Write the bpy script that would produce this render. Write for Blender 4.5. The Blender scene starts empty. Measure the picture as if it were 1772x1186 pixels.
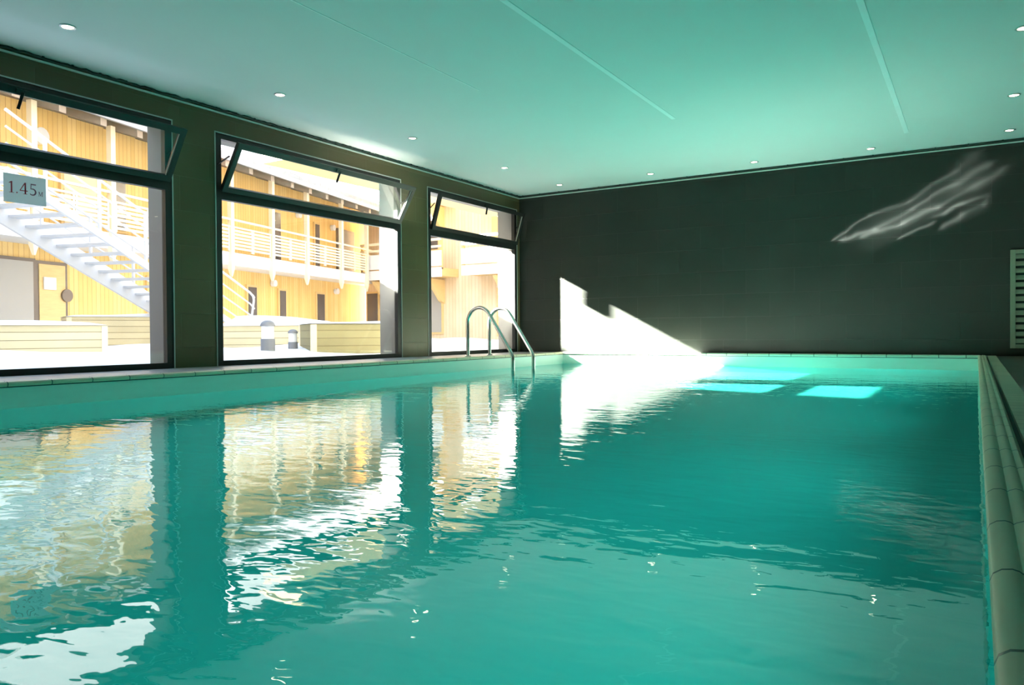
import bpy, bmesh, math, random
from mathutils import Vector, Matrix
random.seed(7)
S = bpy.context.scene
COL = S.collection
PI = math.pi

# ---------------------------------------------------------------- dimensions
H = 2.70          # ceiling
L = 11.36         # far wall
XR = 9.2          # right wall
YB = -3.6         # back wall
PX0, PX1, PY0, PY1 = 0.91, 6.807, -2.9, 11.21      # pool opening
ZW = -0.188       # water level
ZF = -1.60        # pool floor
SUN = Vector((1.0, 0.208, -0.5237)).normalized()

# ---------------------------------------------------------------- materials
def new_mat(name):
    m = bpy.data.materials.new(name); m.use_nodes = True
    nt = m.node_tree; nt.nodes.clear()
    out = nt.nodes.new('ShaderNodeOutputMaterial')
    return m, nt, out

def N(nt, t, **kw):
    n = nt.nodes.new(t)
    for k, v in kw.items():
        if k.startswith('i_'):
            n.inputs[int(k[2:])].default_value = v
        else:
            setattr(n, k, v)
    return n

def simple(name, col, rough=0.5, metal=0.0, var=0.12, scale=8.0, emit=None, es=0.0, spec=0.5, bump=0.0, stretch=(1, 1, 1)):
    m, nt, out = new_mat(name)
    b = nt.nodes.new('ShaderNodeBsdfPrincipled')
    tc = nt.nodes.new('ShaderNodeTexCoord')
    mp = nt.nodes.new('ShaderNodeMapping'); mp.inputs['Scale'].default_value = stretch
    nz = nt.nodes.new('ShaderNodeTexNoise'); nz.inputs['Scale'].default_value = scale; nz.inputs['Detail'].default_value = 4
    mx = nt.nodes.new('ShaderNodeMix'); mx.data_type = 'RGBA'
    c1 = [max(0, c * (1 - var)) for c in col]; c2 = [min(1, c * (1 + var)) for c in col]
    mx.inputs[6].default_value = (*c1, 1); mx.inputs[7].default_value = (*c2, 1)
    nt.links.new(tc.outputs['Object'], mp.inputs[0]); nt.links.new(mp.outputs[0], nz.inputs['Vector'])
    nt.links.new(nz.outputs['Fac'], mx.inputs[0]); nt.links.new(mx.outputs[2], b.inputs['Base Color'])
    b.inputs['Roughness'].default_value = rough; b.inputs['Metallic'].default_value = metal
    b.inputs['Specular IOR Level'].default_value = spec
    if emit:
        b.inputs['Emission Color'].default_value = (*emit, 1); b.inputs['Emission Strength'].default_value = es
    if bump:
        bp = nt.nodes.new('ShaderNodeBump'); bp.inputs['Strength'].default_value = 1; bp.inputs['Distance'].default_value = bump
        nt.links.new(nz.outputs['Fac'], bp.inputs['Height']); nt.links.new(bp.outputs[0], b.inputs['Normal'])
    nt.links.new(b.outputs[0], out.inputs[0])
    return m

def tile_mat(name, c1, c2, mortar, axes, bw, rh, ms=0.004, rough=0.35, off=0.5, spec=0.5, oy=0.0, ox=0.0, stain=0.0, bumpd=0.002):
    """bricks / tiles / boards laid out on two object-space axes"""
    m, nt, out = new_mat(name)
    b = nt.nodes.new('ShaderNodeBsdfPrincipled')
    tc = nt.nodes.new('ShaderNodeTexCoord'); sp = nt.nodes.new('ShaderNodeSeparateXYZ'); cb = nt.nodes.new('ShaderNodeCombineXYZ')
    nt.links.new(tc.outputs['Object'], sp.inputs[0])
    ax = nt.nodes.new('ShaderNodeMath'); ax.operation = 'ADD'; ax.inputs[1].default_value = ox
    ay = nt.nodes.new('ShaderNodeMath'); ay.operation = 'ADD'; ay.inputs[1].default_value = oy
    nt.links.new(sp.outputs[axes[0]], ax.inputs[0]); nt.links.new(sp.outputs[axes[1]], ay.inputs[0])
    nt.links.new(ax.outputs[0], cb.inputs[0]); nt.links.new(ay.outputs[0], cb.inputs[1])
    br = nt.nodes.new('ShaderNodeTexBrick'); br.offset = off; br.squash = 1.0
    br.inputs['Scale'].default_value = 1.0; br.inputs['Mortar Size'].default_value = ms; br.inputs['Mortar Smooth'].default_value = 0.2
    br.inputs['Brick Width'].default_value = bw; br.inputs['Row Height'].default_value = rh; br.inputs['Bias'].default_value = 0
    br.inputs['Color1'].default_value = (*c1, 1); br.inputs['Color2'].default_value = (*c2, 1); br.inputs['Mortar'].default_value = (*mortar, 1)
    nt.links.new(cb.outputs[0], br.inputs['Vector'])
    nz = nt.nodes.new('ShaderNodeTexNoise'); nz.inputs['Scale'].default_value = 1.3; nz.inputs['Detail'].default_value = 6
    nt.links.new(tc.outputs['Object'], nz.inputs['Vector'])
    mr = nt.nodes.new('ShaderNodeMapRange'); mr.inputs[3].default_value = 1 - stain - 0.08; mr.inputs[4].default_value = 1 + stain + 0.08
    nt.links.new(nz.outputs['Fac'], mr.inputs[0])
    ml = nt.nodes.new('ShaderNodeVectorMath'); ml.operation = 'SCALE'
    nt.links.new(br.outputs['Color'], ml.inputs[0]); nt.links.new(mr.outputs[0], ml.inputs['Scale'])
    nt.links.new(ml.outputs[0], b.inputs['Base Color'])
    bp = nt.nodes.new('ShaderNodeBump'); bp.inputs['Distance'].default_value = bumpd; bp.inputs['Strength'].default_value = 1; bp.invert = True
    nt.links.new(br.outputs['Fac'], bp.inputs['Height']); nt.links.new(bp.outputs[0], b.inputs['Normal'])
    b.inputs['Roughness'].default_value = rough; b.inputs['Specular IOR Level'].default_value = spec
    nt.links.new(b.outputs[0], out.inputs[0])
    return m

def water_mat():
    m, nt, out = new_mat('pool_water')
    tc = nt.nodes.new('ShaderNodeTexCoord')
    hs = []
    for sc, amp, st, dist in ((1.1, 0.0036, (1, 1.25, 1), 0.4), (4.6, 0.0025, (0.8, 1.3, 1), 0.6), (15.0, 0.0010, (0.75, 1.3, 1), 0.3)):
        mp = nt.nodes.new('ShaderNodeMapping'); mp.inputs['Scale'].default_value = st; mp.inputs['Rotation'].default_value = (0, 0, 0.5)
        nz = nt.nodes.new('ShaderNodeTexNoise'); nz.inputs['Scale'].default_value = sc; nz.inputs['Detail'].default_value = 1.5
        nz.inputs['Distortion'].default_value = dist
        mm = nt.nodes.new('ShaderNodeMath'); mm.operation = 'MULTIPLY'; mm.inputs[1].default_value = amp
        nt.links.new(tc.outputs['Object'], mp.inputs[0]); nt.links.new(mp.outputs[0], nz.inputs['Vector'])
        nt.links.new(nz.outputs['Fac'], mm.inputs[0]); hs.append(mm)
    a = nt.nodes.new('ShaderNodeMath'); nt.links.new(hs[0].outputs[0], a.inputs[0]); nt.links.new(hs[1].outputs[0], a.inputs[1])
    a2 = nt.nodes.new('ShaderNodeMath'); nt.links.new(a.outputs[0], a2.inputs[0]); nt.links.new(hs[2].outputs[0], a2.inputs[1])
    bp = nt.nodes.new('ShaderNodeBump'); bp.inputs['Strength'].default_value = 1; bp.inputs['Distance'].default_value = 1
    nt.links.new(a2.outputs[0], bp.inputs['Height'])
    gl = nt.nodes.new('ShaderNodeBsdfGlossy'); gl.inputs['Roughness'].default_value = 0.0; gl.inputs['Color'].default_value = (1, 1, 1, 1)
    rf = nt.nodes.new('ShaderNodeBsdfRefraction'); rf.inputs['Roughness'].default_value = 0.0; rf.inputs['IOR'].default_value = 1.333
    rf.inputs['Color'].default_value = (0.40, 0.52, 0.50, 1)
    for n in (gl, rf): nt.links.new(bp.outputs[0], n.inputs['Normal'])
    fr = nt.nodes.new('ShaderNodeFresnel'); fr.inputs['IOR'].default_value = 1.333
    nt.links.new(bp.outputs[0], fr.inputs['Normal'])
    mn = nt.nodes.new('ShaderNodeMath'); mn.operation = 'MINIMUM'; mn.inputs[1].default_value = 0.60
    bo = nt.nodes.new('ShaderNodeMath'); bo.operation = 'MULTIPLY'; bo.inputs[1].default_value = 1.25
    nt.links.new(fr.outputs[0], bo.inputs[0]); nt.links.new(bo.outputs[0], mn.inputs[0])
    mx = nt.nodes.new('ShaderNodeMixShader')
    nt.links.new(mn.outputs[0], mx.inputs[0]); nt.links.new(rf.outputs[0], mx.inputs[1]); nt.links.new(gl.outputs[0], mx.inputs[2])
    nt.links.new(mx.outputs[0], out.inputs[0])
    return m

def glass_mat(name, tint=(0.86, 0.87, 0.86), refl=1.0):
    m, nt, out = new_mat(name)
    tr = nt.nodes.new('ShaderNodeBsdfTransparent'); tr.inputs[0].default_value = (*tint, 1)
    gl = nt.nodes.new('ShaderNodeBsdfGlossy'); gl.inputs['Roughness'].default_value = 0.0
    fr = nt.nodes.new('ShaderNodeLayerWeight'); fr.inputs[0].default_value = 0.5      # same from both sides
    pw = nt.nodes.new('ShaderNodeMath'); pw.operation = 'POWER'; pw.inputs[1].default_value = 5.0
    nt.links.new(fr.outputs['Facing'], pw.inputs[0])
    ad = nt.nodes.new('ShaderNodeMath'); ad.operation = 'MULTIPLY_ADD'; ad.inputs[1].default_value = 0.9; ad.inputs[2].default_value = 0.03
    nt.links.new(pw.outputs[0], ad.inputs[0])
    nz = nt.nodes.new('ShaderNodeTexNoise'); nz.inputs['Scale'].default_value = 0.8
    bp = nt.nodes.new('ShaderNodeBump'); bp.inputs['Distance'].default_value = 0.0006
    nt.links.new(nz.outputs['Fac'], bp.inputs['Height']); nt.links.new(bp.outputs[0], gl.inputs['Normal'])
    ml = nt.nodes.new('ShaderNodeMath'); ml.operation = 'MULTIPLY'; ml.inputs[1].default_value = refl
    nt.links.new(ad.outputs[0], ml.inputs[0])
    mx = nt.nodes.new('ShaderNodeMixShader')
    nt.links.new(ml.outputs[0], mx.inputs[0]); nt.links.new(tr.outputs[0], mx.inputs[1]); nt.links.new(gl.outputs[0], mx.inputs[2])
    nt.links.new(mx.outputs[0], out.inputs[0])
    return m

def paper_mat(name, col):
    m, nt, out = new_mat(name)
    d = nt.nodes.new('ShaderNodeBsdfDiffuse'); t = nt.nodes.new('ShaderNodeBsdfTranslucent')
    nz = nt.nodes.new('ShaderNodeTexNoise'); nz.inputs['Scale'].default_value = 60
    rr = nt.nodes.new('ShaderNodeMix'); rr.data_type = 'RGBA'
    rr.inputs[6].default_value = (*[c * .96 for c in col], 1); rr.inputs[7].default_value = (*col, 1)
    nt.links.new(nz.outputs['Fac'], rr.inputs[0])
    for n in (d, t): nt.links.new(rr.outputs[2], n.inputs[0])
    mx = nt.nodes.new('ShaderNodeMixShader'); mx.inputs[0].default_value = 0.42
    nt.links.new(d.outputs[0], mx.inputs[1]); nt.links.new(t.outputs[0], mx.inputs[2]); nt.links.new(mx.outputs[0], out.inputs[0])
    return m

def basin_mat():
    """mint coloured liner, blue-green from just under the water line"""
    m, nt, out = new_mat('pool_liner')
    b = nt.nodes.new('ShaderNodeBsdfPrincipled'); b.inputs['Roughness'].default_value = 0.4
    g = nt.nodes.new('ShaderNodeNewGeometry'); sp = nt.nodes.new('ShaderNodeSeparateXYZ')
    nt.links.new(g.outputs['Position'], sp.inputs[0])
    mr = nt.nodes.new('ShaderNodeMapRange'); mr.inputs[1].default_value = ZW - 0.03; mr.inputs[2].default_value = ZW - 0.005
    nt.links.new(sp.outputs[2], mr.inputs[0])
    nz = nt.nodes.new('ShaderNodeTexNoise'); nz.inputs['Scale'].default_value = 40; nz.inputs['Detail'].default_value = 3
    m0 = nt.nodes.new('ShaderNodeMix'); m0.data_type = 'RGBA'
    m0.inputs[6].default_value = (0.70, 0.86, 0.74, 1); m0.inputs[7].default_value = (0.78, 0.93, 0.82, 1)
    nt.links.new(nz.outputs['Fac'], m0.inputs[0])
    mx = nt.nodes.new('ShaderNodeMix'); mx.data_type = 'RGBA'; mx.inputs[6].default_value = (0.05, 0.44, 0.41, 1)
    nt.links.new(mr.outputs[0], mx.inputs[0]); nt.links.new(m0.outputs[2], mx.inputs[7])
    nt.links.new(mx.outputs[2], b.inputs['Base Color']); nt.links.new(b.outputs[0], out.inputs[0])
    return m

M = {}
M['wall_left'] = tile_mat('olive_wall_tiles', (0.080, 0.066, 0.028), (0.088, 0.073, 0.031), (0.10, 0.09, 0.045), (1, 2), 0.68, 0.343, 0.0035, 0.4, 0.5, 0.3, oy=0.142, stain=0.06)
M['wall_far'] = tile_mat('dark_wall_tiles', (0.021, 0.025, 0.021), (0.0225, 0.0265, 0.0225), (0.031, 0.034, 0.029), (0, 2), 0.68, 0.343, 0.003, 0.5, 0.5, 0.12, oy=0.142, ox=0.2, stain=0.15)
M['ceiling'] = simple('ceiling_paint', (0.72, 0.75, 0.72), 0.9, var=0.02, scale=1.5)
M['seam'] = simple('ceiling_seam', (0.93, 0.95, 0.93), 0.8, var=0.02)
M['deck'] = tile_mat('grey_deck_tiles', (0.30, 0.30, 0.31), (0.34, 0.34, 0.35), (0.12, 0.12, 0.12), (0, 1), 0.30, 0.303, 0.006, 0.3, 0.0)
M['dark_floor'] = tile_mat('dark_floor_tiles', (0.055, 0.05, 0.042), (0.065, 0.058, 0.05), (0.03, 0.03, 0.03), (0, 1), 0.30, 0.303, 0.005, 0.35, 0.0)
M['coping_y'] = tile_mat('mint_nosing_tiles', (0.64, 0.58, 0.40), (0.70, 0.62, 0.44), (0.07, 0.07, 0.05), (1, 2), 0.303, 9.0, 0.004, 0.45, 0.0, oy=4.5, stain=0.15)
M['coping_x'] = tile_mat('mint_nosing_tiles_far', (0.60, 0.68, 0.54), (0.66, 0.73, 0.58), (0.07, 0.09, 0.07), (0, 2), 0.303, 9.0, 0.005, 0.45, 0.0, oy=4.5)
M['coping_flat'] = tile_mat('sand_edge_tiles', (0.40, 0.39, 0.26), (0.45, 0.43, 0.30), (0.08, 0.07, 0.05), (0, 1), 5.0, 0.151, 0.004, 0.5, 0.0, ox=2.5, stain=0.2)
M['joint'] = simple('dark_joint', (0.03, 0.04, 0.03), 0.8)
M['liner'] = basin_mat()
M['water'] = water_mat()
M['frame'] = simple('black_aluminium', (0.012, 0.014, 0.013), 0.45, var=0.2, scale=20, spec=0.3)
M['edge'] = simple('pale_edge_profile', (0.42, 0.46, 0.42), 0.35, var=0.1)
M['glass'] = glass_mat('window_glass')
M['steel'] = simple('brushed_steel', (0.62, 0.62, 0.58), 0.22, metal=1.0, var=0.06, scale=30)
M['paper'] = paper_mat('pale_blue_paper', (0.74, 0.78, 0.80))
M['ink_red'] = simple('red_ink', (0.55, 0.03, 0.06), 0.6, var=0.2, scale=60)
M['ink_grey'] = simple('grey_red_ink', (0.26, 0.09, 0.15), 0.6, var=0.2, scale=60)
M['cable'] = simple('dark_cable', (0.010, 0.030, 0.022), 0.7, var=0.3, scale=40)
M['trimw'] = simple('pale_metal_trim', (0.55, 0.62, 0.56), 0.4, var=0.06)
M['vent'] = simple('vent_metal', (0.24, 0.24, 0.17), 0.45, var=0.08)
M['void'] = simple('vent_inside', (0.01, 0.012, 0.01), 0.9)
M['lamp_ring'] = simple('lamp_ring', (0.55, 0.58, 0.55), 0.3, metal=0.6)
M['lamp_on'] = simple('lamp_glow', (1, 0.9, 0.75), 0.5, emit=(1.0, 0.86, 0.62), es=14.0, var=0.02)
M['pier'] = simple('pale_render', (0.17, 0.165, 0.155), 0.85, var=0.08, scale=4, bump=0.002)
M['snow'] = simple('snow', (0.84, 0.84, 0.82), 0.8, var=0.03, scale=2.5, bump=0.02)
M['wood_wall'] = tile_mat('larch_boards', (0.84, 0.54, 0.17), (0.93, 0.64, 0.25), (0.50, 0.28, 0.09), (0, 2), 0.14, 12.0, 0.006, 0.6, 0.0, oy=3, stain=0.1)
M['wood_wing'] = tile_mat('pale_larch_boards', (0.80, 0.62, 0.40), (0.86, 0.68, 0.46), (0.55, 0.38, 0.2), (0, 2), 0.16, 12.0, 0.006, 0.6, 0.0, oy=3, stain=0.08)
M['wood'] = simple('larch_beam', (0.78, 0.55, 0.24), 0.6, var=0.15, scale=5, stretch=(1, 1, 6))
M['wood_pale'] = simple('pale_beam', (0.85, 0.72, 0.50), 0.6, var=0.1, scale=5)
M['soffit'] = simple('weathered_soffit', (0.33, 0.27, 0.18), 0.8, var=0.15, scale=3)
M['rafter'] = simple('grey_rafter', (0.24, 0.19, 0.15), 0.8, var=0.12)
M['planter'] = tile_mat('planter_boards', (0.62, 0.53, 0.32), (0.70, 0.60, 0.37), (0.25, 0.20, 0.10), (0, 2), 6.0, 0.13, 0.006, 0.6, 0.0, ox=3, stain=0.12)
M['planter_shaded'] = tile_mat('shaded_knotty_boards', (0.24, 0.21, 0.10), (0.28, 0.25, 0.12), (0.15, 0.12, 0.05), (0, 2), 6.0, 0.13, 0.006, 0.6, 0.0, ox=3, stain=0.3)  # darker copy of the planter boards: its shade is put into the colour
M['white_paint'] = simple('white_painted_steel', (0.60, 0.60, 0.61), 0.5, var=0.04)
M['white_board'] = simple('white_board', (0.80, 0.78, 0.74), 0.6, var=0.05)
M['grey_door'] = simple('grey_door_panel', (0.42, 0.40, 0.36), 0.6, var=0.06, scale=1.5)
M['dark_door'] = simple('dark_grey_door', (0.20, 0.18, 0.16), 0.6, var=0.06, scale=1.5)  # deeper grey for the upper balcony door
M['dark_metal'] = simple('dark_bronze_metal', (0.14, 0.11, 0.09), 0.5, var=0.1)
M['dark_pane'] = simple('dark_window_pane', (0.10, 0.09, 0.09), 0.15, var=0.3, scale=2)
M['bollard'] = simple('bollard_grey', (0.16, 0.17, 0.19), 0.5, var=0.08)
M['opal'] = simple('opal_glass', (0.88, 0.88, 0.88), 0.3, var=0.02)
M['roof_metal'] = simple('roof_edge_metal', (0.30, 0.29, 0.30), 0.5, var=0.06)
M['wall_plain'] = tile_mat('dark_tiles_right', (0.045, 0.048, 0.045), (0.052, 0.055, 0.05), (0.08, 0.09, 0.08), (1, 2), 0.68, 0.343, 0.003, 0.5, 0.5, 0.3)

# ---------------------------------------------------------------- mesh helpers
class MB:
    def __init__(self): self.bm = bmesh.new()
    def hexa(self, p):                      # 8 points: bottom 4 (ccw), top 4
        v = [self.bm.verts.new(q) for q in p]
        for f in ((3, 2, 1, 0), (4, 5, 6, 7), (0, 1, 5, 4), (1, 2, 6, 5), (2, 3, 7, 6), (3, 0, 4, 7)):
            self.bm.faces.new([v[i] for i in f])
        return self
    def box(self, x0, y0, z0, x1, y1, z1):
        if x0 > x1: x0, x1 = x1, x0
        if y0 > y1: y0, y1 = y1, y0
        if z0 > z1: z0, z1 = z1, z0
        return self.hexa([(x0, y0, z0), (x1, y0, z0), (x1, y1, z0), (x0, y1, z0), (x0, y0, z1), (x1, y0, z1), (x1, y1, z1), (x0, y1, z1)])
    def bar(self, a, b, w, h=None, up=(0, 0, 1)):     # square bar from a to b
        a, b = Vector(a), Vector(b); h = h or w
        d = (b - a).normalized(); u = Vector(up)
        if abs(d.dot(u)) > 0.98: u = Vector((1, 0, 0))
        s = d.cross(u).normalized() * w / 2; t = s.cross(d).normalized() * h / 2
        return self.hexa([a - s - t, a + s - t, b + s - t, b - s - t, a - s + t, a + s + t, b + s + t, b - s + t])
    def tube(self, pts, r, seg=12, closed=False, rads=None):
        pts = [Vector(p) for p in pts]; n = len(pts); rings = []
        nrm = None
        for i, p in enumerate(pts):
            if i == 0: d = pts[1] - pts[0]
            elif i == n - 1: d = pts[-1] - pts[-2]
            else: d = (pts[i + 1] - pts[i]).normalized() + (pts[i] - pts[i - 1]).normalized()
            d.normalize()
            if nrm is None:
                nrm = d.orthogonal().normalized()
            else:
                nrm = (nrm - d * nrm.dot(d)).normalized()
            bn = d.cross(nrm); rr = rads[i] if rads else r
            rings.append([self.bm.verts.new(p + (nrm * math.cos(2 * PI * k / seg) + bn * math.sin(2 * PI * k / seg)) * rr) for k in range(seg)])
        for i in range(n - 1):
            for k in range(seg):
                self.bm.faces.new([rings[i][k], rings[i][(k + 1) % seg], rings[i + 1][(k + 1) % seg], rings[i + 1][k]])
        self.bm.faces.new(rings[0][::-1]); self.bm.faces.new(rings[-1])
        return self
    def lathe(self, c, prof, seg=24, caps=True):      # profile [(r,z)], about z through c
        c = Vector(c); rings = []
        for r, z in prof:
            rings.append([self.bm.verts.new(c + Vector((r * math.cos(2 * PI * k / seg), r * math.sin(2 * PI * k / seg), z))) for k in range(seg)])
        for i in range(len(rings) - 1):
            for k in range(seg):
                self.bm.faces.new([rings[i][k], rings[i][(k + 1) % seg], rings[i + 1][(k + 1) % seg], rings[i + 1][k]])
        if caps:
            self.bm.faces.new(rings[0][::-1]); self.bm.faces.new(rings[-1])
        return self
    def prism(self, poly, f, d):           # poly: 2-D points; f(u,v)->3-D; extruded by vector d
        a = [self.bm.verts.new(Vector(f(u, v))) for u, v in poly]; d = Vector(d)
        b = [self.bm.verts.new(Vector(f(u, v)) + d) for u, v in poly]
        self.bm.faces.new(a); self.bm.faces.new(b[::-1]); n = len(poly)
        for i in range(n): self.bm.faces.new([a[i], b[i], b[(i + 1) % n], a[(i + 1) % n]])
        return self
    def grid(self, x0, y0, x1, y1, nx, ny, f):
        vs = [[self.bm.verts.new((x0 + (x1 - x0) * i / nx, y0 + (y1 - y0) * j / ny, f(x0 + (x1 - x0) * i / nx, y0 + (y1 - y0) * j / ny))) for j in range(ny + 1)] for i in range(nx + 1)]
        for i in range(nx):
            for j in range(ny):
                self.bm.faces.new([vs[i][j], vs[i + 1][j], vs[i + 1][j + 1], vs[i][j + 1]])
        return self
    def build(self, name, m, parent=None, smooth=False, bevel=0.0, recalc=True):
        if recalc: bmesh.ops.recalc_face_normals(self.bm, faces=self.bm.faces)
        me = bpy.data.meshes.new(name); self.bm.to_mesh(me); self.bm.free()
        me.materials.append(m)
        if smooth:
            for p in me.polygons: p.use_smooth = True
            me.update()
            try: me.set_sharp_from_angle(angle=math.radians(40))
            except Exception: pass
        o = bpy.data.objects.new(name, me); COL.objects.link(o)
        if parent is not None: o.parent = parent
        if bevel:
            md = o.modifiers.new('bevel', 'BEVEL'); md.width = bevel; md.segments = 2; md.limit_method = 'ANGLE'
        return o

def tag(o, label=None, cat=None, group=None, kind=None):
    if label: o['label'] = label
    if cat: o['category'] = cat
    if group: o['group'] = group
    if kind: o['kind'] = kind
    return o
def empty(name, loc=(0, 0, 0), rz=0.0, **kw):
    o = bpy.data.objects.new(name, None); COL.objects.link(o); o.location = loc; o.rotation_euler = (0, 0, rz)
    o.empty_display_size = 0.2
    return tag(o, **kw)
def copy_tree(o, parent=None):
    c = o.copy(); COL.objects.link(c)
    if parent is not None: c.parent = parent
    for ch in [q for q in bpy.data.objects if q.parent == o]: copy_tree(ch, c)
    return c

# ---------------------------------------------------------------- room shell
WT = 0.38
WINS = [(1.63, 4.672), (5.18, 8.165), (8.774, 11.265)]
ZT = 2.444
m = MB()
ys = YB
for (a, b) in WINS:
    m.box(-WT, ys, -0.3, 0, a, H + 0.15); m.box(-WT, a, ZT, 0, b, H + 0.15); m.box(-WT, a, -0.3, 0, b, -0.005); ys = b
m.box(-WT, ys, -0.3, 0, L + 0.3, H + 0.15)
tag(m.build('wall_left', M['wall_left']), 'olive brown tiled wall with the three large windows', 'wall', kind='structure')
# outside render on the reveals: thin pale lining in each opening
for i, (a, b) in enumerate(WINS):
    r = MB()
    r.box(-WT - 0.015, a - 0.25, -0.1, -WT, a + 0.004, 3.2) if False else None
    r.box(-WT, a, 0.0, -0.062, a + 0.006, ZT); r.box(-WT, b - 0.006, 0.0, -0.062, b, ZT)
    r.box(-WT, a + 0.006, ZT - 0.006, -0.062, b - 0.006, ZT)
    tag(r.build('trim_%d' % (i + 1), M['pier']), ['pale rendered outer reveal of the window bearing the depth sign', 'pale rendered outer reveal of the middle window', 'pale rendered outer reveal of the window behind the ladder'][i], 'window reveal', kind='structure')
tag(MB().box(-WT, L, -1.75, XR + 0.2, L + 0.3, H + 0.15).build('wall_far', M['wall_far']), 'dark tiled end wall across the pool', 'wall', kind='structure')
tag(MB().box(XR, YB, -0.3, XR + 0.2, L, H + 0.15).build('wall_right', M['wall_plain']), 'dark tiled wall on the right side of the hall', 'wall', kind='structure')
tag(MB().box(-WT, YB - 0.2, -0.3, XR + 0.2, YB, H + 0.15).build('wall_back', M['wall_far']), 'dark tiled wall behind the viewer', 'wall', kind='structure')
tag(MB().box(0, YB, H, XR, L, H + 0.15).build('ceiling', M['ceiling']), 'smooth white ceiling over the pool', 'ceiling', kind='structure')
# ceiling seams
for k, (x, y0, y1, w) in enumerate(((2.63, 3.2, 6.2, 0.012), (3.90, 2.5, 8.2, 0.05), (6.06, 4.5, 10.3, 0.05))):
    tag(MB().box(x - w / 2, y0, H - 0.003, x + w / 2, y1, H).build('trim_%d' % (k + 4), M['seam']),
        ['faint thin seam in the ceiling nearest the windows', 'pale seam along the middle of the ceiling', 'pale seam in the ceiling on the right'][k], 'ceiling seam', kind='structure')
# perimeter trim (pale angle with a shadow gap above it)
tag(MB().box(0.0, YB, H - 0.052, 0.022, L, H - 0.038).build('trim_7', M['trimw']), 'thin pale metal angle along the top of the window wall', 'trim', kind='structure')
tag(MB().box(0.022, L - 0.022, H - 0.052, XR, L, H - 0.038).build('trim_8', M['trimw']), 'thin pale metal angle along the top of the end wall', 'trim', kind='structure')

# floor : a ring round the pool
f = MB()
f.box(0, YB, -0.3, PX0 - 0.07, L, 0.0); f.box(PX0 - 0.07, YB, -0.3, PX1 + 0.18, PY0 - 0.07, 0.0)
f.box(PX0 - 0.07, PY1 + 0.07, -0.3, PX1 + 0.18, L, -0.002)
tag(f.build('floor', M['deck']), 'grey tiled deck strip between the windows and the pool', 'floor', kind='structure')
tag(MB().box(PX1 + 0.18, YB, -0.3, XR, L, -0.006).build('floor_right', M['dark_floor']), 'dark tiled floor right of the pool', 'floor', kind='structure')

# ---------------------------------------------------------------- pool
pool = empty('swimming_pool', (PX0, PY0, 0), label='indoor swimming pool basin with mint walls and tiled rim', cat='pool')
def loc(o, p):  # keep world placement under a moved parent
    o.location = (-p.location.x, -p.location.y, -p.location.z); return o
b = MB(); T = 0.12
b.box(PX0 - T, PY0 - T, ZF - 0.1, PX1 + T, PY1 + T, ZF)
b.box(PX0 - T, PY0 - T, ZF, PX0, PY1 + T, -0.03); b.box(PX1, PY0 - T, ZF, PX1 + T, PY1 + T, -0.03)
b.box(PX0, PY0 - T, ZF, PX1, PY0, -0.03); b.box(PX0, PY1, ZF, PX1, PY1 + T, -0.03)
basin = loc(b.build('basin', M['liner'], pool), pool)
def nosing(name, a0, a1, edge, sgn, axis, mat, wid=0.075):
    """rounded finger-grip nosing: profile in (across, z); across grows away from the water"""
    prof = [(-0.012, -0.026), (-0.016, -0.014), (-0.012, -0.003), (-0.002, 0.004), (0.010, 0.006), (0.018, 0.004), (0.022, 0.001), (0.026, 0.004),
            (0.036, 0.008), (0.046, 0.006), (0.050, 0.002), (0.054, 0.005), (0.062, 0.006), (wid - 0.006, 0.0), (wid, -0.012), (wid, -0.03), (-0.010, -0.03)]
    if axis == 'y': fn = lambda u, v: (edge + sgn * u, a0, v); d = (0, a1 - a0, 0)
    else: fn = lambda u, v: (a0, edge + sgn * u, v); d = (a1 - a0, 0, 0)
    return loc(MB().prism(prof, fn, d).build(name, mat, pool, smooth=True), pool)
nosing('coping', PY0 - 0.07, PY1 + 0.07, PX0, -1, 'y', M['coping_y'], 0.07)
nosing('coping', PY0 - 0.07, PY1 + 0.07, PX1, 1, 'y', M['coping_y'])
nosing('coping', PX0, PX1, PY1, 1, 'x', M['coping_x'], 0.07)
nosing('coping', PX0, PX1, PY0, -1, 'x', M['coping_x'], 0.07)
j = MB()
j.box(PX0 - 0.006, PY0, -0.038, PX0 + 0.004, PY1, -0.0255); j.box(PX0, PY1 - 0.004, -0.038, PX1, PY1 + 0.006, -0.0255)
loc(j.build('joint_line', M['joint'], pool), pool)
loc(MB().box(PX1 + 0.09, PY0, -0.03, PX1 + 0.18, L, -0.001).build('edge_tiles', M['coping_flat'], pool), pool)
loc(MB().box(PX1 + 0.075, PY0, -0.03, PX1 + 0.09, L, -0.018).build('joint_line', M['joint'], pool), pool)
w = MB(); w.grid(PX0, PY0, PX1, PY1, 2, 2, lambda x, y: ZW)
water = tag(w.build('pool_water', M['water'], smooth=True, recalc=False), 'rippling turquoise water filling the pool', 'water', kind='stuff')

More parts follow.
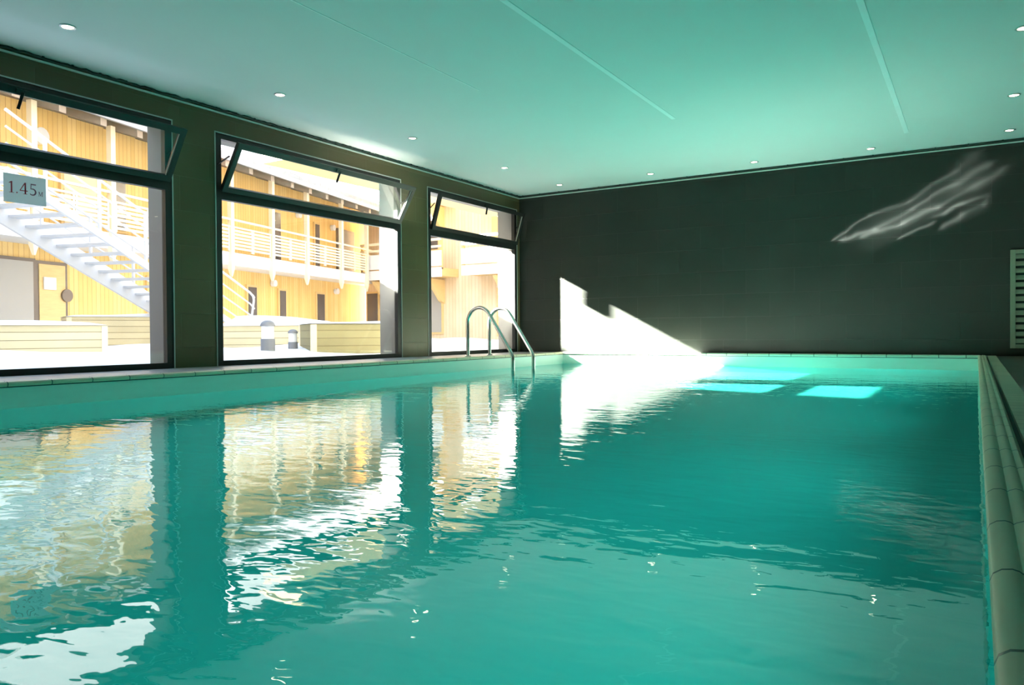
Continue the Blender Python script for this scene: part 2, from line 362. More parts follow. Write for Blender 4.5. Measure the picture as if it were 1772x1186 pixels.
# ---------------------------------------------------------------- windows
def window(idx, y0, y1, openx, label):
    root = empty('window_%d' % idx, (0, (y0 + y1) / 2, 0), label=label, cat='window', kind='structure')
    oy = -(y0 + y1) / 2
    a, c = y0 + oy, y1 + oy
    FD = 0.06; fw = 0.052
    fr = MB()
    fr.box(-FD, a, 0, 0, a + fw + 0.02, ZT - 0.006); fr.box(-FD, c - fw - 0.02, 0, 0, c, ZT - 0.006)
    fr.box(-FD, a + fw + .02, ZT - 0.006 - 0.05, 0, c - fw - .02, ZT - 0.006); fr.box(-FD, a + fw + .02, 0, 0, c - fw - .02, 0.055)
    fr.box(-FD, a + fw + .02, 1.755, 0, c - fw - .02, 1.885)
    fr.build('frame', M['frame'], root)
    e = MB()
    e.box(0.0, a - 0.012, 0.0, 0.006, a, ZT + 0.012); e.box(0.0, c, 0.0, 0.006, c + 0.012, ZT + 0.012); e.box(0.0, a, ZT, 0.006, c, ZT + 0.012)
    e.build('edge_profile', M['edge'], root)
    MB().box(-0.034, a + fw + .02, 0.055, -0.026, c - fw - .02, 1.755).build('glass_pane', M['glass'], root)
    # bottom hinged hopper sash leaning into the room
    ang = math.asin(openx / 0.545)
    sash = MB(); h = 0.545; ya, yc = a + 0.045, c - 0.045; sw = 0.058; th = 0.045
    sash.box(0, ya, 0, th, ya + sw, h); sash.box(0, yc - sw, 0, th, yc, h); sash.box(0, ya + sw, 0, th, yc - sw, sw); sash.box(0, ya + sw, h - sw, th, yc - sw, h)
    so = sash.build('hopper_sash', M['frame'], root); so.location = (0.003, 0, 1.850); so.rotation_euler = (0, ang, 0)
    MB().box(0.02, ya + sw, sw, 0.026, yc - sw, h - sw).build('glass_pane', M['glass'], so)
    bd = MB(); e2 = 0.006
    bd.box(0.028, ya + sw, sw, 0.034, ya + sw + e2, h - sw); bd.box(0.028, yc - sw - e2, sw, 0.034, yc - sw, h - sw)
    bd.build('glazing_bead', M['edge'], so)
    hd = MB(); hd.box(th, -0.05, h - 0.045, th + 0.018, 0.05, h - 0.01); hd.bar((th + 0.02, 0.0, h - 0.03), (th + 0.05, -0.02, h - 0.16), 0.022)
    hd.build('latch_handle', M['frame'], so)
    for yy in (ya - 0.02, yc + 0.02):
        MB().bar((-0.02, yy, 1.856 + 0.25), (0.37 * math.sin(ang), yy, 1.856 + 0.37 * math.cos(ang)), 0.012).build('stay_arm', M['frame'], root)
    return root
window(1, *WINS[0], 0.28, 'wide black framed window with the paper depth sign on its glass')
window(2, *WINS[1], 0.28, 'middle black framed window between two tiled piers, hopper tilted inward')
window(3, *WINS[2], 0.16, 'narrow looking black framed window behind the pool ladder')

# ---------------------------------------------------------------- paper sign 1.45 M
sg = empty('depth_sign', (0.012, 3.307, 1.55), label='pale blue paper sign reading 1.45 M taped to the left window', cat='sign')
MB().box(-0.002, -0.166, -0.12, 0.0, 0.166, 0.115).build('paper', M['paper'], sg)
def glyphs(mb, strokes, x, z, s):
    for st in strokes:
        if st[0] == 'p':
            mb.prism([(x + s * u, z + s * v) for u, v in st[1]], lambda u, v: (0.0, u, v), (0.0012, 0, 0))
        else:   # arc: cx, cz, r, a0, a1, t0, t1 (thickness varies)
            _, cx, cz, r, a0, a1, t0, t1 = st; n = 14; o = []; i_ = []
            for k in range(n + 1):
                t = k / n; aa = math.radians(a0 + (a1 - a0) * t); tt = t0 + (t1 - t0) * math.sin(PI * t)
                o.append((cx + (r + tt / 2) * math.cos(aa), cz + (r + tt / 2) * math.sin(aa))); i_.append((cx + (r - tt / 2) * math.cos(aa), cz + (r - tt / 2) * math.sin(aa)))
            for k in range(n):
                q = [o[k], o[k + 1], i_[k + 1], i_[k]]
                mb.prism([(x + s * u, z + s * v) for u, v in q], lambda u, v: (0.0, u, v), (0.0012, 0, 0))
R_ = lambda u0, v0, u1, v1: ('p', [(u0, v0), (u1, v0), (u1, v1), (u0, v1)])
ONE = [R_(.22, .03, .34, .96), ('p', [(.22, .96), (.34, 1.0), (.34, .9), (.06, .80), (.06, .84)]), R_(.08, 0, .48, .035)]
DOT = [('a', .08, .06, .03, 0, 360, .06, .06)]
FOUR = [R_(.42, .03, .54, 1.0), R_(.02, .26, .68, .33), ('p', [(.02, .30), (.42, 1.0), (.46, 1.0), (.46, .92), (.09, .31)]), R_(.30, 0, .64, .035)]
FIVE = [R_(.14, .90, .58, 1.0), ('p', [(.12, .52), (.17, .52), (.21, .95), (.15, .95)]), ('a', .28, .29, .27, 118, -140, .05, .13)]
EMM = [R_(.06, 0, .12, 1), R_(.72, 0, .84, 1), ('p', [(.06, 1), (.20, 1), (.46, .18), (.40, .04)]), ('p', [(.40, .04), (.46, .04), (.78, 1), (.70, 1)]), R_(0, 0, .20, .05), R_(.64, 0, .92, .05), R_(0, .95, .14, 1), R_(.74, .95, .92, 1)]
g = MB(); glyphs(g, ONE, -0.132, -0.04, 0.095); g.build('digit', M['ink_red'], sg)
g = MB(); glyphs(g, DOT, -0.072, -0.04, 0.095); g.build('decimal_point', M['ink_red'], sg)
g = MB(); glyphs(g, FOUR, -0.045, -0.04, 0.095); g.build('digit', M['ink_red'], sg)
g = MB(); glyphs(g, FIVE, 0.030, -0.04, 0.095); g.build('digit', M['ink_grey'], sg)
g = MB(); glyphs(g, EMM, 0.105, -0.04, 0.038); g.build('letter', M['ink_grey'], sg)

# ---------------------------------------------------------------- pool ladder
lad = empty('pool_ladder', (0.65, 9.11, 0), label='stainless steel pool ladder with two arched handrails at the far left corner', cat='ladder')
def rail_pts(y):
    pts = [(0.0, y, 0.0), (0.0, y, 0.30), (0.0, y, 0.42)]
    cx, cz, r = 0.185, 0.475, 0.185
    for k in range(0, 13):
        a = math.radians(180 - k * (180 - 33) / 12)
        pts.append((cx + r * math.cos(a) + 0.02 * (k / 12), y, cz + 0.01 + r * math.sin(a) * 1.08))
    x1, z1 = pts[-1][0], pts[-1][2]
    for t in (0.35, 0.7, 0.93): pts.append((x1 + (0.735 - x1) * t, y, z1 + (0.03 - z1) * t))
    pts += [(0.738, y, 0.0), (0.742, y, -0.05), (0.742, y, -0.3), (0.742, y, -1.25)]
    return pts
for yy in (-0.28, 0.28):
    MB().tube(rail_pts(yy), 0.0255, 14).build('handrail', M['steel'], lad, smooth=True)
    MB().lathe((0.0, yy, 0.0), [(0.045, 0), (0.045, 0.006), (0.036, 0.016), (0.024, 0.02)], 20).build('flange', M['steel'], lad, smooth=True)
for zz in (-0.40, -0.68, -0.96):
    MB().box(0.70, -0.27, zz - 0.012, 0.785, 0.27, zz + 0.012).build('step', M['steel'], lad, bevel=0.004)

# ---------------------------------------------------------------- vent grille
vt = empty('vent_grille', (7.137, L, 0.092), label='tall pale louvred vent grille on the dark end wall', cat='vent')
Wv, Hv = 0.95, 1.227
v = MB(); v.box(0, -0.035, 0, 0.055, 0, Hv); v.box(Wv - 0.055, -0.035, 0, Wv, 0, Hv); v.box(0.055, -0.035, 0, Wv - 0.055, 0, 0.05); v.box(0.055, -0.035, Hv - 0.05, Wv - 0.055, 0, Hv)
v.build('frame', M['vent'], vt, bevel=0.004)
MB().box(0.055, -0.008, 0.05, Wv - 0.055, -0.001, Hv - 0.05).build('backing', M['void'], vt)
for k in range(13):
    z = 0.075 + k * 0.0875
    MB().hexa([(0.055, -0.036, z - 0.012), (Wv - 0.055, -0.036, z - 0.012), (Wv - 0.055, -0.010, z + 0.034), (0.055, -0.010, z + 0.034),
               (0.055, -0.040, z), (Wv - 0.055, -0.040, z), (Wv - 0.055, -0.012, z + 0.046), (0.055, -0.012, z + 0.046)]).build('slat', M['vent'], vt)

# ---------------------------------------------------------------- ceiling downlights
def make_light():
    r = empty('ceiling_downlight')
    MB().lathe((0, 0, 0), [(0.043, 0.0), (0.058, 0.0), (0.060, -0.004), (0.056, -0.008), (0.043, -0.008), (0.040, -0.002)], 24, caps=False).build('ring', M['lamp_ring'], r, smooth=True)
    MB().lathe((0, 0, 0), [(0.043, -0.001), (0.043, -0.004), (0.02, -0.0045)], 20).build('bulb', M['lamp_on'], r)
    return r
spots = [(0.83, 3.23, 'recessed ceiling downlight above the window with the depth sign'),
         (0.90, 5.25, 'recessed ceiling downlight above the left half of the middle window'),
         (0.94, 7.27, 'recessed ceiling downlight above the right end of the middle window'),
         (1.00, 9.28, 'small ceiling downlight above the pool ladder'),
         (1.07, 10.83, 'tiny ceiling downlight nearest the corner of the two walls'),
         (2.61, 10.83, 'tiny ceiling downlight above the sunlit patch of the end wall'),
         (4.12, 10.88, 'ceiling downlight near the end wall, third from the room corner'),
         (5.60, 10.92, 'ceiling downlight above the streaks of light on the dark wall'),
         (7.11, 10.83, 'ceiling downlight above the vent grille, closest to the end wall'),
         (7.10, 9.24, 'ceiling downlight on the right, second from the end wall'),
         (7.09, 7.23, 'ceiling downlight at the upper right edge of the picture')]
proto = None
for i, (x, y, lab) in enumerate(spots):
    if proto is None: proto = make_light(); o = proto
    else: o = copy_tree(proto)
    o.location = (x, y, H); tag(o, lab, 'ceiling light', 'ceiling downlights round the room')

# ---------------------------------------------------------------- cable along the wall tops
def cable(name, a, b, label, n, r, jit, clips):
    a, b = Vector(a), Vector(b); root = empty(name, a, label=label, cat='cable')
    pts = []
    for k in range(n + 1):
        p = (b - a) * k / n
        pts.append((p.x + (random.uniform(-jit, jit) if abs((b - a).x) < 0.1 else 0), p.y + (random.uniform(-jit, jit) if abs((b - a).y) < 0.1 else 0), random.uniform(-jit, jit)))
    MB().tube(pts, r, 6).build('cord', M['cable'], root)
    first = MB().box(-0.008, -0.008, -0.016, 0.008, 0.008, 0.020).build('clip', M['cable'], root); first.location = (b - a) * 0.004
    for k in range(1, clips):
        c = first.copy(); COL.objects.link(c); c.parent = root; c.location = (b - a) * (k + 0.004) / clips
    return root
cable('wall_cable', (0.022, 1.0, H - 0.016), (0.022, L - 0.03, H - 0.016), 'crinkled dark cable tucked along the ceiling above the windows', 260, 0.0135, 0.007, 42)
cable('wall_cable', (0.05, L - 0.02, H - 0.018), (XR - 0.3, L - 0.02, H - 0.018), 'dark cable with small clips running along the top of the end wall', 140, 0.011, 0.003, 24)

# ================================================================ OUTSIDE
def gz(x, y):
    d = max(0.0, min(1.0, (-0.45 - x) / 1.4))
    return -0.06 + 0.13 * d + 0.05 * math.sin(x * 1.7 + y * .8) * d + 0.05 * math.sin(y * 1.1 - x * .6) * d
gr = MB().grid(-40, -12, -WT - 0.001, 44, 90, 90, gz)
tag(gr.build('snow_ground', M['snow'], smooth=True, recalc=False), 'snow covered courtyard ground outside the windows', 'snow', kind='structure')

# -- main timber building (local x runs along its front, local y away from us)
ANG = math.atan2(0.964, -0.265)
bld = empty('timber_building', (-12.5, 15.2, 0), ANG, label='two storey larch clad building with long balcony across the courtyard', cat='building')
B = lambda mb, name, mat, **k: mb.build(name, mat, bld, **k)
SX0, SX1 = -24.0, 11.6
B(MB().box(SX0, 1.4, -0.2, SX1, 7.5, 5.85).box(SX0, 3.4, 5.85, SX1, 7.5, 7.35), 'wall', M['wood_wall'])
B(MB().hexa([(SX0 - .5, -0.75, 5.36), (SX1 + 6, -0.75, 5.36), (SX1 + 6, 1.5, 6.05), (SX0 - .5, 1.5, 6.05), (SX0 - .5, -0.75, 5.44), (SX1 + 6, -0.75, 5.44), (SX1 + 6, 1.5, 6.13), (SX0 - .5, 1.5, 6.13)]), 'soffit', M['soffit'])
B(MB().box(SX0 - .5, -0.82, 5.32, SX1 + 6, -0.75, 5.60), 'roof_edge', M['roof_metal'])
# snow roof rising to a ridge that climbs towards the left
rf = MB(); RS = [(SX0 - .5, 11.3), (-16.5, 11.3), (-12.5, 10.6), (-10.9, 10.25), (-9.7, 8.65), (-9.1, 8.45), (-6.1, 8.15), (0.0, 7.9), (SX1 + 6, 8.0)]
for (sa, za), (sb, zb) in zip(RS[:-1], RS[1:]):
    rf.hexa([(sa, -0.82, 5.45), (sb, -0.82, 5.45), (sb, 5.0, zb - .3), (sa, 5.0, za - .3), (sa, -0.82, 5.72), (sb, -0.82, 5.72), (sb, 5.0, zb), (sa, 5.0, za)])
B(rf, 'snowy_roof', M['snow'])
for k in range(32):
    s = SX0 + 0.6 + k * 1.12
    if s < SX1: B(MB().hexa([(s - .09, -0.7, 5.16), (s + .09, -0.7, 5.16), (s + .09, 1.4, 5.82), (s - .09, 1.4, 5.82), (s - .09, -0.7, 5.38), (s + .09, -0.7, 5.38), (s + .09, 1.4, 6.04), (s - .09, 1.4, 6.04)]), 'rafter', M['rafter'])
# balcony
B(MB().box(SX0, 0.0, 2.50, SX1, 1.4, 2.66), 'balcony_slab', M['white_board'])
B(MB().hexa([(SX0, -0.07, 2.44), (SX1, -0.07, 2.44), (SX1, 0.0, 2.44), (SX0, 0, 2.44), (SX0, -0.10, 2.86), (SX1, -0.10, 2.80), (SX1, 0.1, 2.80), (SX0, 0.1, 2.86)]), 'balcony_fascia', M['snow'])
posts = [-13.3, -11.15, -9.0, -6.85, -4.68, -2.25, -0.10, 2.03, 4.16, 6.64, 8.75]
for s in posts:
    B(MB().box(s - 0.07, -0.20, 2.30, s + 0.07, -0.06, 5.40).hexa([(s - .02, -.16, 2.08), (s + .02, -.16, 2.08), (s + .02, -.10, 2.08), (s - .02, -.10, 2.08), (s - .07, -.2, 2.30), (s + .07, -.2, 2.30), (s + .07, -.06, 2.30), (s - .07, -.06, 2.30)]), 'post', M['wood_pale'])
for z, h_ in ((3.80, .06), (3.58, .05)):
    B(MB().box(SX0, -0.17, z - h_ / 2, SX1, -0.11, z + h_ / 2), 'rail', M['wood_pale'])
for a, c in zip(posts[:-1], posts[1:]):
    p = MB(); mid = (a + c) / 2
    for q in (a + .12, mid - .04, mid + .04, c - .12): p.box(q - .03, -0.15, 2.86, q + .03, -0.11, 3.56)
    for zz in range(6): p.box(a + .12, -0.16, 2.92 + zz * .105, c - .12, -0.14, 2.985 + zz * .105)
    B(p, 'railing_panel', M['wood_pale'])
# openings on the wall (local x range, z range)
def opening(s0, s1, z0, z1, pane, frame, kind='window'):
    q = B(MB().box(s0, 1.33, z0, s1, 1.40, z1), kind, frame)
    MB().box(s0 + .08, 1.31, z0 + (.0 if kind == 'door' else .08), s1 - .08, 1.34, z1 - .08).build('pane' if kind == 'window' else 'door_leaf', pane, q)
    return q
opening(-9.2, -5.5, 0.0, 2.17, M['grey_door'], M['dark_metal'], 'door')
opening(-5.5, -4.60, 0.0, 2.14, M['wood'], M['dark_metal'], 'door')
B(MB().box(-5.32, 1.27, 1.45, -4.98, 1.30, 1.75), 'notice', M['white_board'])
B(MB().prism([(-4.66 + .16 * math.cos(a * PI / 8), 1.33 + .16 * math.sin(a * PI / 8)) for a in range(16)], lambda u, v: (u, 1.26, v), (0, .04, 0)), 'round_plate', M['dark_metal'])
opening(2.72, 3.34, 0.05, 2.05, M['dark_pane'], M['wood'])
opening(4.62, 5.15, 0.05, 2.02, M['dark_pane'], M['wood'])
opening(7.25, 7.95, 0.05, 2.02, M['dark_pane'], M['wood'])
opening(-1.9, -1.3, 0.05, 2.02, M['dark_pane'], M['wood'])
opening(9.0, 10.5, 2.70, 4.80, M['dark_door'], M['dark_metal'], 'door')
opening(4.35, 4.85, 2.9, 4.85, M['dark_pane'], M['wood'])
opening(7.15, 7.6, 2.9, 4.8, M['dark_pane'], M['wood'])
opening(-4.75, -3.6, 2.70, 4.85, M['wood_pale'], M['wood'], 'door')
opening(-3.1, -2.6, 3.1, 4.6, M['dark_pane'], M['wood'])
opening(-7.9, -6.9, 2.7, 4.85, M['wood_pale'], M['wood'], 'door')
for s, z, r_ in ((-5.34, 5.12, .20), (4.3, 2.18, .12), (8.85, 2.12, .12), (6.0, 4.9, .12), (8.6, 4.75, .12), (1.2, 2.15, .12)):
    B(MB().prism([(s + r_ * math.cos(a * PI / 10), z + r_ * math.sin(a * PI / 10)) for a in range(20)], lambda u, v: (u, 1.24, v), (0, .14, 0)), 'wall_lamp', M['opal'])

# -- wing at right angles, facing us
wg = empty('timber_wing', (-15.95, 25.0, 0), 0.0, label='pale timber wing with stacked balconies facing the far window', cat='building')
Wb = lambda mb, name, mat, **k: mb.build(name, mat, wg, **k)
Wb(MB().box(0, 0, -0.2, 16.5, 6, 8.2), 'wall', M['wood_wing'])
Wb(MB().box(-.3, -.9, 8.2, 16.8, 6.5, 8.5), 'snowy_roof', M['snow'])
for (x0, x1) in ((0.75, 1.95), (3.45, 4.95), (5.9, 8.75), (10.5, 13.5)):
    for zb in (2.54, 5.50):
        Wb(MB().box(x0, -1.1, zb + .04, x1, 0, zb + .36), 'balcony_slab', M['wood'])
        Wb(MB().box(x0, -1.14, zb, x1, -1.1, zb + 0.38), 'balcony_edge', M['white_board'])
        Wb(MB().box(x0, -1.16, zb + 0.43, x1, -1.12, zb + 1.03), 'balcony_front', M['white_board'])
        Wb(MB().box(x0, -1.16, zb + 1.15, x1, -1.10, zb + 1.24).box(x0, -1.16, zb + 1.42, x1, -1.10, zb + 1.52), 'rail', M['wood_pale'])
        Wb(MB().box(x0, -1.12, zb + .3, x0 + .1, -1.04, zb + 1.5).box(x1 - .1, -1.12, zb + .3, x1, -1.04, zb + 1.5), 'balcony_post', M['wood'])
        c = (x0 + x1) / 2
        Wb(MB().hexa([(c - .08, -0.25, zb - .9), (c + .08, -0.25, zb - .9), (c + .08, 0, zb - 1.0), (c - .08, 0, zb - 1.0), (c - .08, -1.05, zb - .04), (c + .08, -1.05, zb - .04), (c + .08, 0, zb - .04), (c - .08, 0, zb - .04)]), 'bracket', M['wood'])
def wopen(x0, x1, z0, z1, pm):
    q = Wb(MB().box(x0, -.06, z0, x1, 0, z1), 'window', M['wood'])
    MB().box(x0 + .08, -.08, z0 + .08, x1 - .08, -.05, z1 - .08).build('pane', pm, q)
wopen(0.06, 0.80, 0.3, 2.15, M['dark_pane']); wopen(3.55, 4.05, 3.7, 5.2, M['dark_pane']); wopen(3.5, 4.2, .3, 2.2, M['grey_door']); wopen(6.8, 7.3, 0.2, 2.1, M['wood']); wopen(11.3, 12.3, 0.2, 2.1, M['dark_pane']); wopen(6.6, 7.6, 3.6, 4.9, M['wood'])

# -- white outdoor staircase
st = empty('outdoor_staircase', (-12.5, 15.2, 0), ANG, label='white steel outdoor staircase descending to the right outside the left window', cat='staircase')
zs = lambda s: 1.08 - 0.42 * (s + 6.3)
s0, s1 = -10.6, -4.3
for t, hh in ((-2.5, .2), (-3.8, .07)):
    MB().hexa([(s0, t - .03, zs(s0) - hh), (s1, t - .03, zs(s1) - hh), (s1, t + .03, zs(s1) - hh), (s0, t + .03, zs(s0) - hh), (s0, t - .03, zs(s0) + hh), (s1, t - .03, zs(s1) + hh), (s1, t + .03, zs(s1) + hh), (s0, t + .03, zs(s0) + hh)]).build('stringer', M['white_paint'], st)
n = 19
for k in range(n):
    s = s0 + 0.15 + k * (s1 - s0 - 0.2) / n
    MB().box(s, -3.77, zs(s) - .03, s + .24, -2.53, zs(s) + .01).build('tread', M['white_paint'], st)
zr = lambda s: 1.24 - 0.41 * (s + 4.26)         # top rail on our side
for t, e_ in ((-3.8, -4.30), (-2.5, -4.30)):
    for q, off in enumerate((0.0, -0.26, -0.52, -0.78)):
        MB().tube([(s0, t, zr(s0) + off), (e_ - .12, t, zr(e_ - .12) + off), (e_ + .04, t, zr(e_) + off - .06)], 0.026 if q == 0 else 0.018, 8).build('rail', M['white_paint'], st, smooth=True)
    for s in (-9.9, -8.8, -7.7, -6.6, -5.5):
        MB().bar((s, t, max(0.0, zs(s) - .05)), (s, t, zr(s)), 0.045).build('baluster', M['white_paint'], st)
    MB().tube([(e_ - .10, t, 0.0), (e_ - .10, t, 0.6), (e_ + .02, t, zr(e_) - .12), (e_ - .02, t, zr(e_))], 0.026, 8).build('newel', M['white_paint'], st, smooth=True)
MB().box(s0 - 1.6, -3.85, 2.72, s0, 0, 2.88).build('landing', M['white_paint'], st)

# -- planters
def planter(ax, ay, bx, by, depth, h, label, snowh=0.10, pm='planter'):
    a = Vector((ax, ay)); b_ = Vector((bx, by)); ln = (b_ - a).length; rz = math.atan2((b_ - a).y, (b_ - a).x)
    r = empty('planter_box', (ax, ay, 0), rz, label=label, cat='planter', group=None)
    p = MB(); p.box(0, 0, -.1, ln, .05, h); p.box(0, depth - .05, -.1, ln, depth, h); p.box(0, .05, -.1, .05, depth - .05, h); p.box(ln - .05, .05, -.1, ln, depth - .05, h)
    p.build('box', M[pm], r)
    sn = MB()
    nx, ny = 14, 6
    def zf(x, y):
        ex = min(x + .04, ln + .04 - x) / 0.25; ey = min(y + .04, depth + .04 - y) / 0.2
        return h + snowh * min(1, ex) * min(1, ey) * (0.8 + 0.35 * math.sin(x * 2.1 + ax)) + 0.004
    sn.grid(-.04, -.04, ln + .04, depth + .04, nx, ny, zf)
    sn.build('snow_cap', M['snow'], r, smooth=True)
    c = MB()
    for (x, y) in ((-.01, -.01), (ln - .08, -.01), (-.01, depth - .08), (ln - .08, depth - .08)): c.box(x, y, -.1, x + .09, y + .09, h - .01)
    c.build('corner_post', M['wood_pale'], r)
    return r
planter(-2.55, 8.95, -1.45, 10.6, 1.2, 0.50, 'wooden planter with knotty boards and thin snow, right side of the middle window', 0.06, 'planter_shaded')
planter(-5.97, 9.8, -4.05, 10.5, 1.3, 0.50, 'long wooden planter heaped with snow behind the two bollards', 0.18)
planter(-6.25, 5.5, -5.62, 7.31, 1.1, 0.50, 'low wooden planter under snow, nearest in the left window', 0.07)
planter(-8.95, 8.45, -8.1, 10.45, 1.2, 0.72, 'taller wooden planter standing below the foot of the staircase', 0.08)
planter(-6.95, 3.6, -6.32, 5.3, 1.1, 0.50, 'wooden planter at the left edge of the left window', 0.07)

# -- bollard lights
def bollard(x, y, k, label):
    r = empty('bollard_light', (x, y, 0.02), label=label, cat='bollard light', group='courtyard bollard lights')
    s = 1.0; r.scale = (k, k, k)
    MB().lathe((0, 0, 0), [(.11 * s, 0), (.11 * s, .24)], 20).build('base', M['bollard'], r, smooth=True)
    MB().lathe((0, 0, 0), [(.095 * s, .24), (.095 * s, .44)], 20).build('diffuser', M['opal'], r, smooth=True)
    MB().lathe((0, 0, 0), [(.118 * s, .44), (.114 * s, .465), (.095 * s, .50), (.06 * s, .525), (.02 * s, .535)], 20).build('cap', M['bollard'], r, smooth=True)
bollard(-2.77, 8.23, 1.0, 'larger nearer bollard light with grey domed cap in the snow')
bollard(-3.2, 9.14, 0.74, 'smaller bollard light behind, right of the nearer one')

# -- sun blockers added outside: slab over the hoppers, small block for the notch
tag(MB().box(-2.3, 7.75, 2.875, -WT, 14.0, 3.05).build('sun_cutoff_canopy', M['wood']), 'canopy slab added outside above the far window to cut off the sun', 'sun blocker')
tag(MB().box(-2.34, 10.525, 2.655, -2.25, 10.62, 2.875).build('sun_notch_block', M['dark_metal']), 'small dark block added under the canopy edge to notch the sun patch', 'lantern')
tag(MB().box(-WT - 0.02, YB, H + 0.15, XR + .2, L + 0.3, H + 0.4).build('flat_roof', M['snow']), 'flat roof above the pool hall', 'roof', kind='structure')

# ---------------------------------------------------------------- lights
def light(name, typ, loc_, energy, color=(1, 1, 1), **kw):
    l = bpy.data.lights.new(name, typ); l.energy = energy; l.color = color
    for k, v_ in kw.items(): setattr(l, k, v_)
    o = bpy.data.objects.new(name, l); COL.objects.link(o); o.location = loc_
    return o
sun = light('sun', 'SUN', (-20, -4, 14), 1000.0, (1.0, 0.95, 0.86), angle=math.radians(0.53))
sun.rotation_euler = SUN.to_track_quat('-Z', 'Y').to_euler()
sun.data.cycles.is_caustics_light = True
water.cycles.is_caustics_caster = True
basin.cycles.is_caustics_receiver = True

# fill spots added under water along both long walls for an even teal glow
for k in range(7):
    yy = -1.7 + k * 2.0
    for xx, ang_, pw_ in ((PX1 - 0.05, 90, 90 + 44 * k), (PX0 + 0.05, -90, 122 + 33 * k)):
        a_ = light('water_fill_spot', 'SPOT', (xx, yy, -0.45), pw_, (0.12, 1.0, 0.93), spot_size=math.radians(170), spot_blend=1.0, shadow_soft_size=0.0)
        a_.rotation_euler = (0, math.radians(ang_), 0)

# sunlight thrown up from the ripples onto the end wall: imitated by an added spot with streaks drawn in its nodes
def caustic_lamp():
    sx, sy, sz = 1.6, 10.45, -0.15
    o = light('water_glint', 'SPOT', (sx, sy, sz), 500.0, (1, 1, 1), shadow_soft_size=0.0, spot_size=math.radians(34), spot_blend=0.1)
    o.rotation_euler = (Vector((6.0, L, 2.0)) - Vector((sx, sy, sz))).to_track_quat('-Z', 'Y').to_euler()
    l = o.data; l.use_nodes = True; nt = l.node_tree; nt.nodes.clear()
    out = nt.nodes.new('ShaderNodeOutputLight'); em = nt.nodes.new('ShaderNodeEmission'); nt.links.new(em.outputs[0], out.inputs[0])
    tc = nt.nodes.new('ShaderNodeNewGeometry'); sp = nt.nodes.new('ShaderNodeSeparateXYZ'); nt.links.new(tc.outputs['Incoming'], sp.inputs[0])
    def math_(op, a, b_=None, clamp=False):
        n_ = nt.nodes.new('ShaderNodeMath'); n_.operation = op; n_.use_clamp = clamp
        for i_, q in enumerate((a, b_)):
            if q is None: continue
            if isinstance(q, (int, float)): n_.inputs[i_].default_value = q
            else: nt.links.new(q, n_.inputs[i_])
        return n_.outputs[0]
    SG = LAMP_SIGN
    dx, dy, dz = [math_('MULTIPLY', sp.outputs[i_], SG) for i_ in range(3)]
    u = math_('DIVIDE', dx, math_('MAXIMUM', dy, 0.001)); v_ = math_('DIVIDE', dz, math_('MAXIMUM', dy, 0.001))
    Dd = L - sy
    X = math_('ADD', math_('MULTIPLY', u, Dd), sx); Z = math_('ADD', math_('MULTIPLY', v_, Dd), sz)
    cb = nt.nodes.new('ShaderNodeCombineXYZ'); nt.links.new(X, cb.inputs[0]); nt.links.new(Z, cb.inputs[1])
    nz = nt.nodes.new('ShaderNodeTexNoise'); nz.inputs['Scale'].default_value = 3.0; nz.inputs['Detail'].default_value = 1; nt.links.new(cb.outputs[0], nz.inputs['Vector'])
    wob = math_('MULTIPLY', math_('SUBTRACT', nz.outputs['Fac'], 0.5), 0.14)
    Zw = math_('ADD', Z, wob)
    total = None
    segs = [((5.08, 1.60), (5.55, 1.88), .012, .5), ((5.55, 1.88), (6.02, 2.03), .02, .45), ((6.02, 2.03), (6.55, 2.38), .022, .5), ((6.55, 2.38), (6.75, 2.52), .05, .35),
            ((5.20, 1.60), (5.60, 1.68), .022, .9), ((5.60, 1.68), (6.05, 1.92), .02, .7), ((6.05, 1.92), (6.55, 2.22), .018, .8), ((6.55, 2.22), (6.9, 2.42), .035, .8),
            ((5.45, 1.60), (5.95, 1.76), .02, .95), ((5.95, 1.76), (6.35, 1.94), .03, 1.3), ((6.35, 1.94), (6.75, 2.16), .02, .55), ((6.75, 2.14), (7.05, 2.32), .035, .7),
            ((5.90, 1.56), (6.30, 1.72), .014, .8), ((6.30, 1.80), (6.75, 2.0), .02, .5), ((6.42, 1.84), (6.62, 1.94), .02, 1.2), ((6.62, 1.94), (6.85, 2.02), .018, .5),
            ((6.40, 1.66), (6.62, 1.78), .02, .95), ((6.62, 1.78), (6.85, 1.92), .04, .45), ((6.86, 1.90), (6.90, 2.02), .02, .4), ((6.5, 2.12), (6.85, 2.20), .05, .35)]
    for (a, b_, w_, k_) in segs:
        bx, bz = b_[0] - a[0], b_[1] - a[1]; ll = math.hypot(bx, bz); ux, uz = bx / ll, bz / ll
        px = math_('SUBTRACT', X, a[0]); pz = math_('SUBTRACT', Zw, a[1])
        t_ = math_('ADD', math_('MULTIPLY', px, ux), math_('MULTIPLY', pz, uz))
        pr = math_('ABSOLUTE', math_('SUBTRACT', math_('MULTIPLY', px, uz), math_('MULTIPLY', pz, ux)))
        over = math_('MAXIMUM', math_('SUBTRACT', math_('ABSOLUTE', math_('SUBTRACT', t_, ll / 2)), ll / 2), 0.0)
        d_ = math_('ADD', pr, math_('MULTIPLY', over, 0.6))
        g_ = math_('EXPONENT', math_('MULTIPLY', math_('POWER', math_('DIVIDE', d_, w_ * 1.25), 1.5), -1.0))
        g_ = math_('MULTIPLY', g_, k_)
        total = g_ if total is None else math_('ADD', total, g_)
    # soft body glow between the streaks
    bx, bz = 1.75, 0.80; ll = math.hypot(bx, bz); ux, uz = bx / ll, bz / ll
    px = math_('SUBTRACT', X, 6.2); pz = math_('SUBTRACT', Zw, 1.93)
    t_ = math_('DIVIDE', math_('ABSOLUTE', math_('ADD', math_('MULTIPLY', px, ux), math_('MULTIPLY', pz, uz))), 0.78)
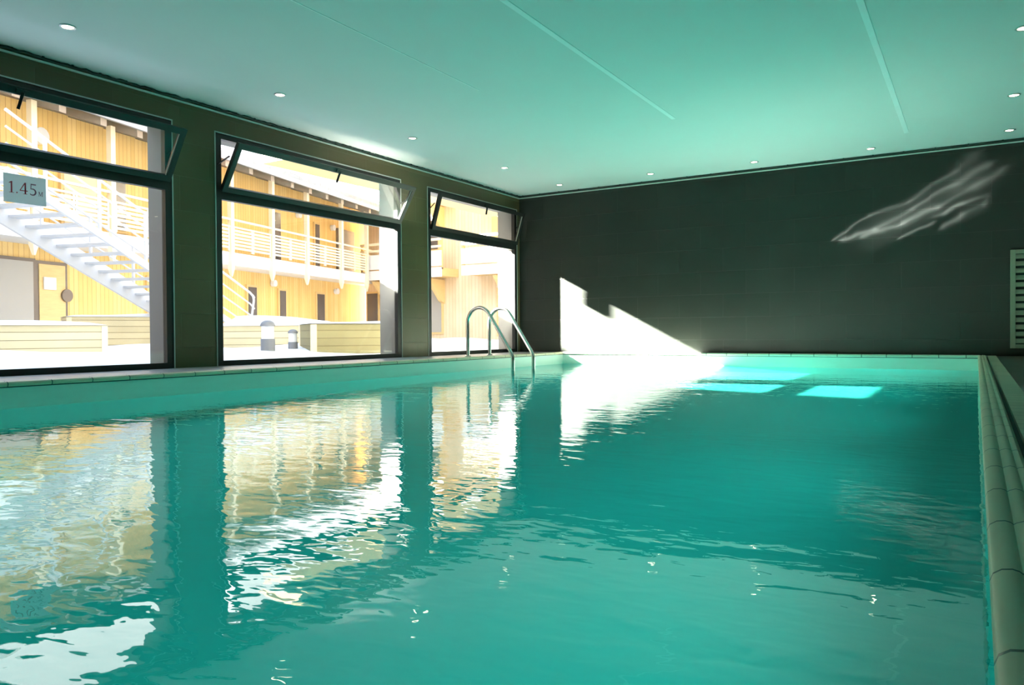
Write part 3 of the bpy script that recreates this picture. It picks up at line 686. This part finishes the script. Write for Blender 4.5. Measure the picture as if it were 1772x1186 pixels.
    p_ = math_('DIVIDE', math_('ABSOLUTE', math_('SUBTRACT', math_('MULTIPLY', px, uz), math_('MULTIPLY', pz, ux))), 0.20)
    g_ = math_('MULTIPLY', math_('EXPONENT', math_('MULTIPLY', math_('ADD', math_('POWER', t_, 4), math_('POWER', p_, 4)), -1.0)), 0.22)
    total = math_('ADD', total, g_)
    front = math_('GREATER_THAN', dy, 0.02)
    nt.links.new(math_('MULTIPLY', math_('MULTIPLY', total, front), LAMP_POWER), em.inputs['Strength'])
    return o
LAMP_SIGN = 1.0
LAMP_POWER = 72.0
caustic_lamp()

# world: bright winter sky, pale at the horizon, blue overhead
w = bpy.data.worlds.new('sky'); S.world = w; w.use_nodes = True; nt = w.node_tree; nt.nodes.clear()
wo = nt.nodes.new('ShaderNodeOutputWorld'); bg = nt.nodes.new('ShaderNodeBackground'); tc = nt.nodes.new('ShaderNodeTexCoord'); sp = nt.nodes.new('ShaderNodeSeparateXYZ')
cr = nt.nodes.new('ShaderNodeValToRGB'); cr.color_ramp.elements[0].color = (1.0, 0.96, 0.90, 1); cr.color_ramp.elements[1].color = (0.55, 0.70, 1.0, 1); cr.color_ramp.elements[1].position = 0.75; e_m = cr.color_ramp.elements.new(0.33); e_m.color = (0.95, 0.95, 0.97, 1)
nt.links.new(tc.outputs['Generated'], sp.inputs[0]); nt.links.new(sp.outputs[2], cr.inputs[0]); nt.links.new(cr.outputs[0], bg.inputs[0]); nt.links.new(bg.outputs[0], wo.inputs[0])
bg.inputs[1].default_value = 5.0

# ---------------------------------------------------------------- camera
cam = bpy.data.cameras.new('camera'); co = bpy.data.objects.new('camera', cam); COL.objects.link(co); S.camera = co
cam.sensor_width = 36.0; cam.lens = 36.0 * 1315.12 / 1772.0; cam.clip_start = 0.01; cam.clip_end = 300
yaw, pitch, roll = 0.54845, -0.0126, -0.00685
fw = Vector((-math.sin(yaw) * math.cos(pitch), math.cos(yaw) * math.cos(pitch), math.sin(pitch)))
r0 = Vector((math.cos(yaw), math.sin(yaw), 0)); u0 = r0.cross(fw)
r1 = math.cos(roll) * r0 + math.sin(roll) * u0; u1 = -math.sin(roll) * r0 + math.cos(roll) * u0
co.matrix_world = Matrix(((r1.x, u1.x, -fw.x, 6.77545), (r1.y, u1.y, -fw.y, 0.0), (r1.z, u1.z, -fw.z, 0.32679), (0, 0, 0, 1)))

S.view_settings.view_transform = 'Standard'; S.view_settings.look = 'None'
S.view_settings.exposure = 0.0; S.view_settings.gamma = 1.0
c = S.cycles
c.max_bounces = 8; c.diffuse_bounces = 4; c.glossy_bounces = 4; c.transmission_bounces = 8; c.transparent_max_bounces = 12
c.caustics_refractive = True; c.caustics_reflective = True; c.sample_clamp_indirect = 6.0; c.blur_glossy = 0.5
c.use_denoising = True
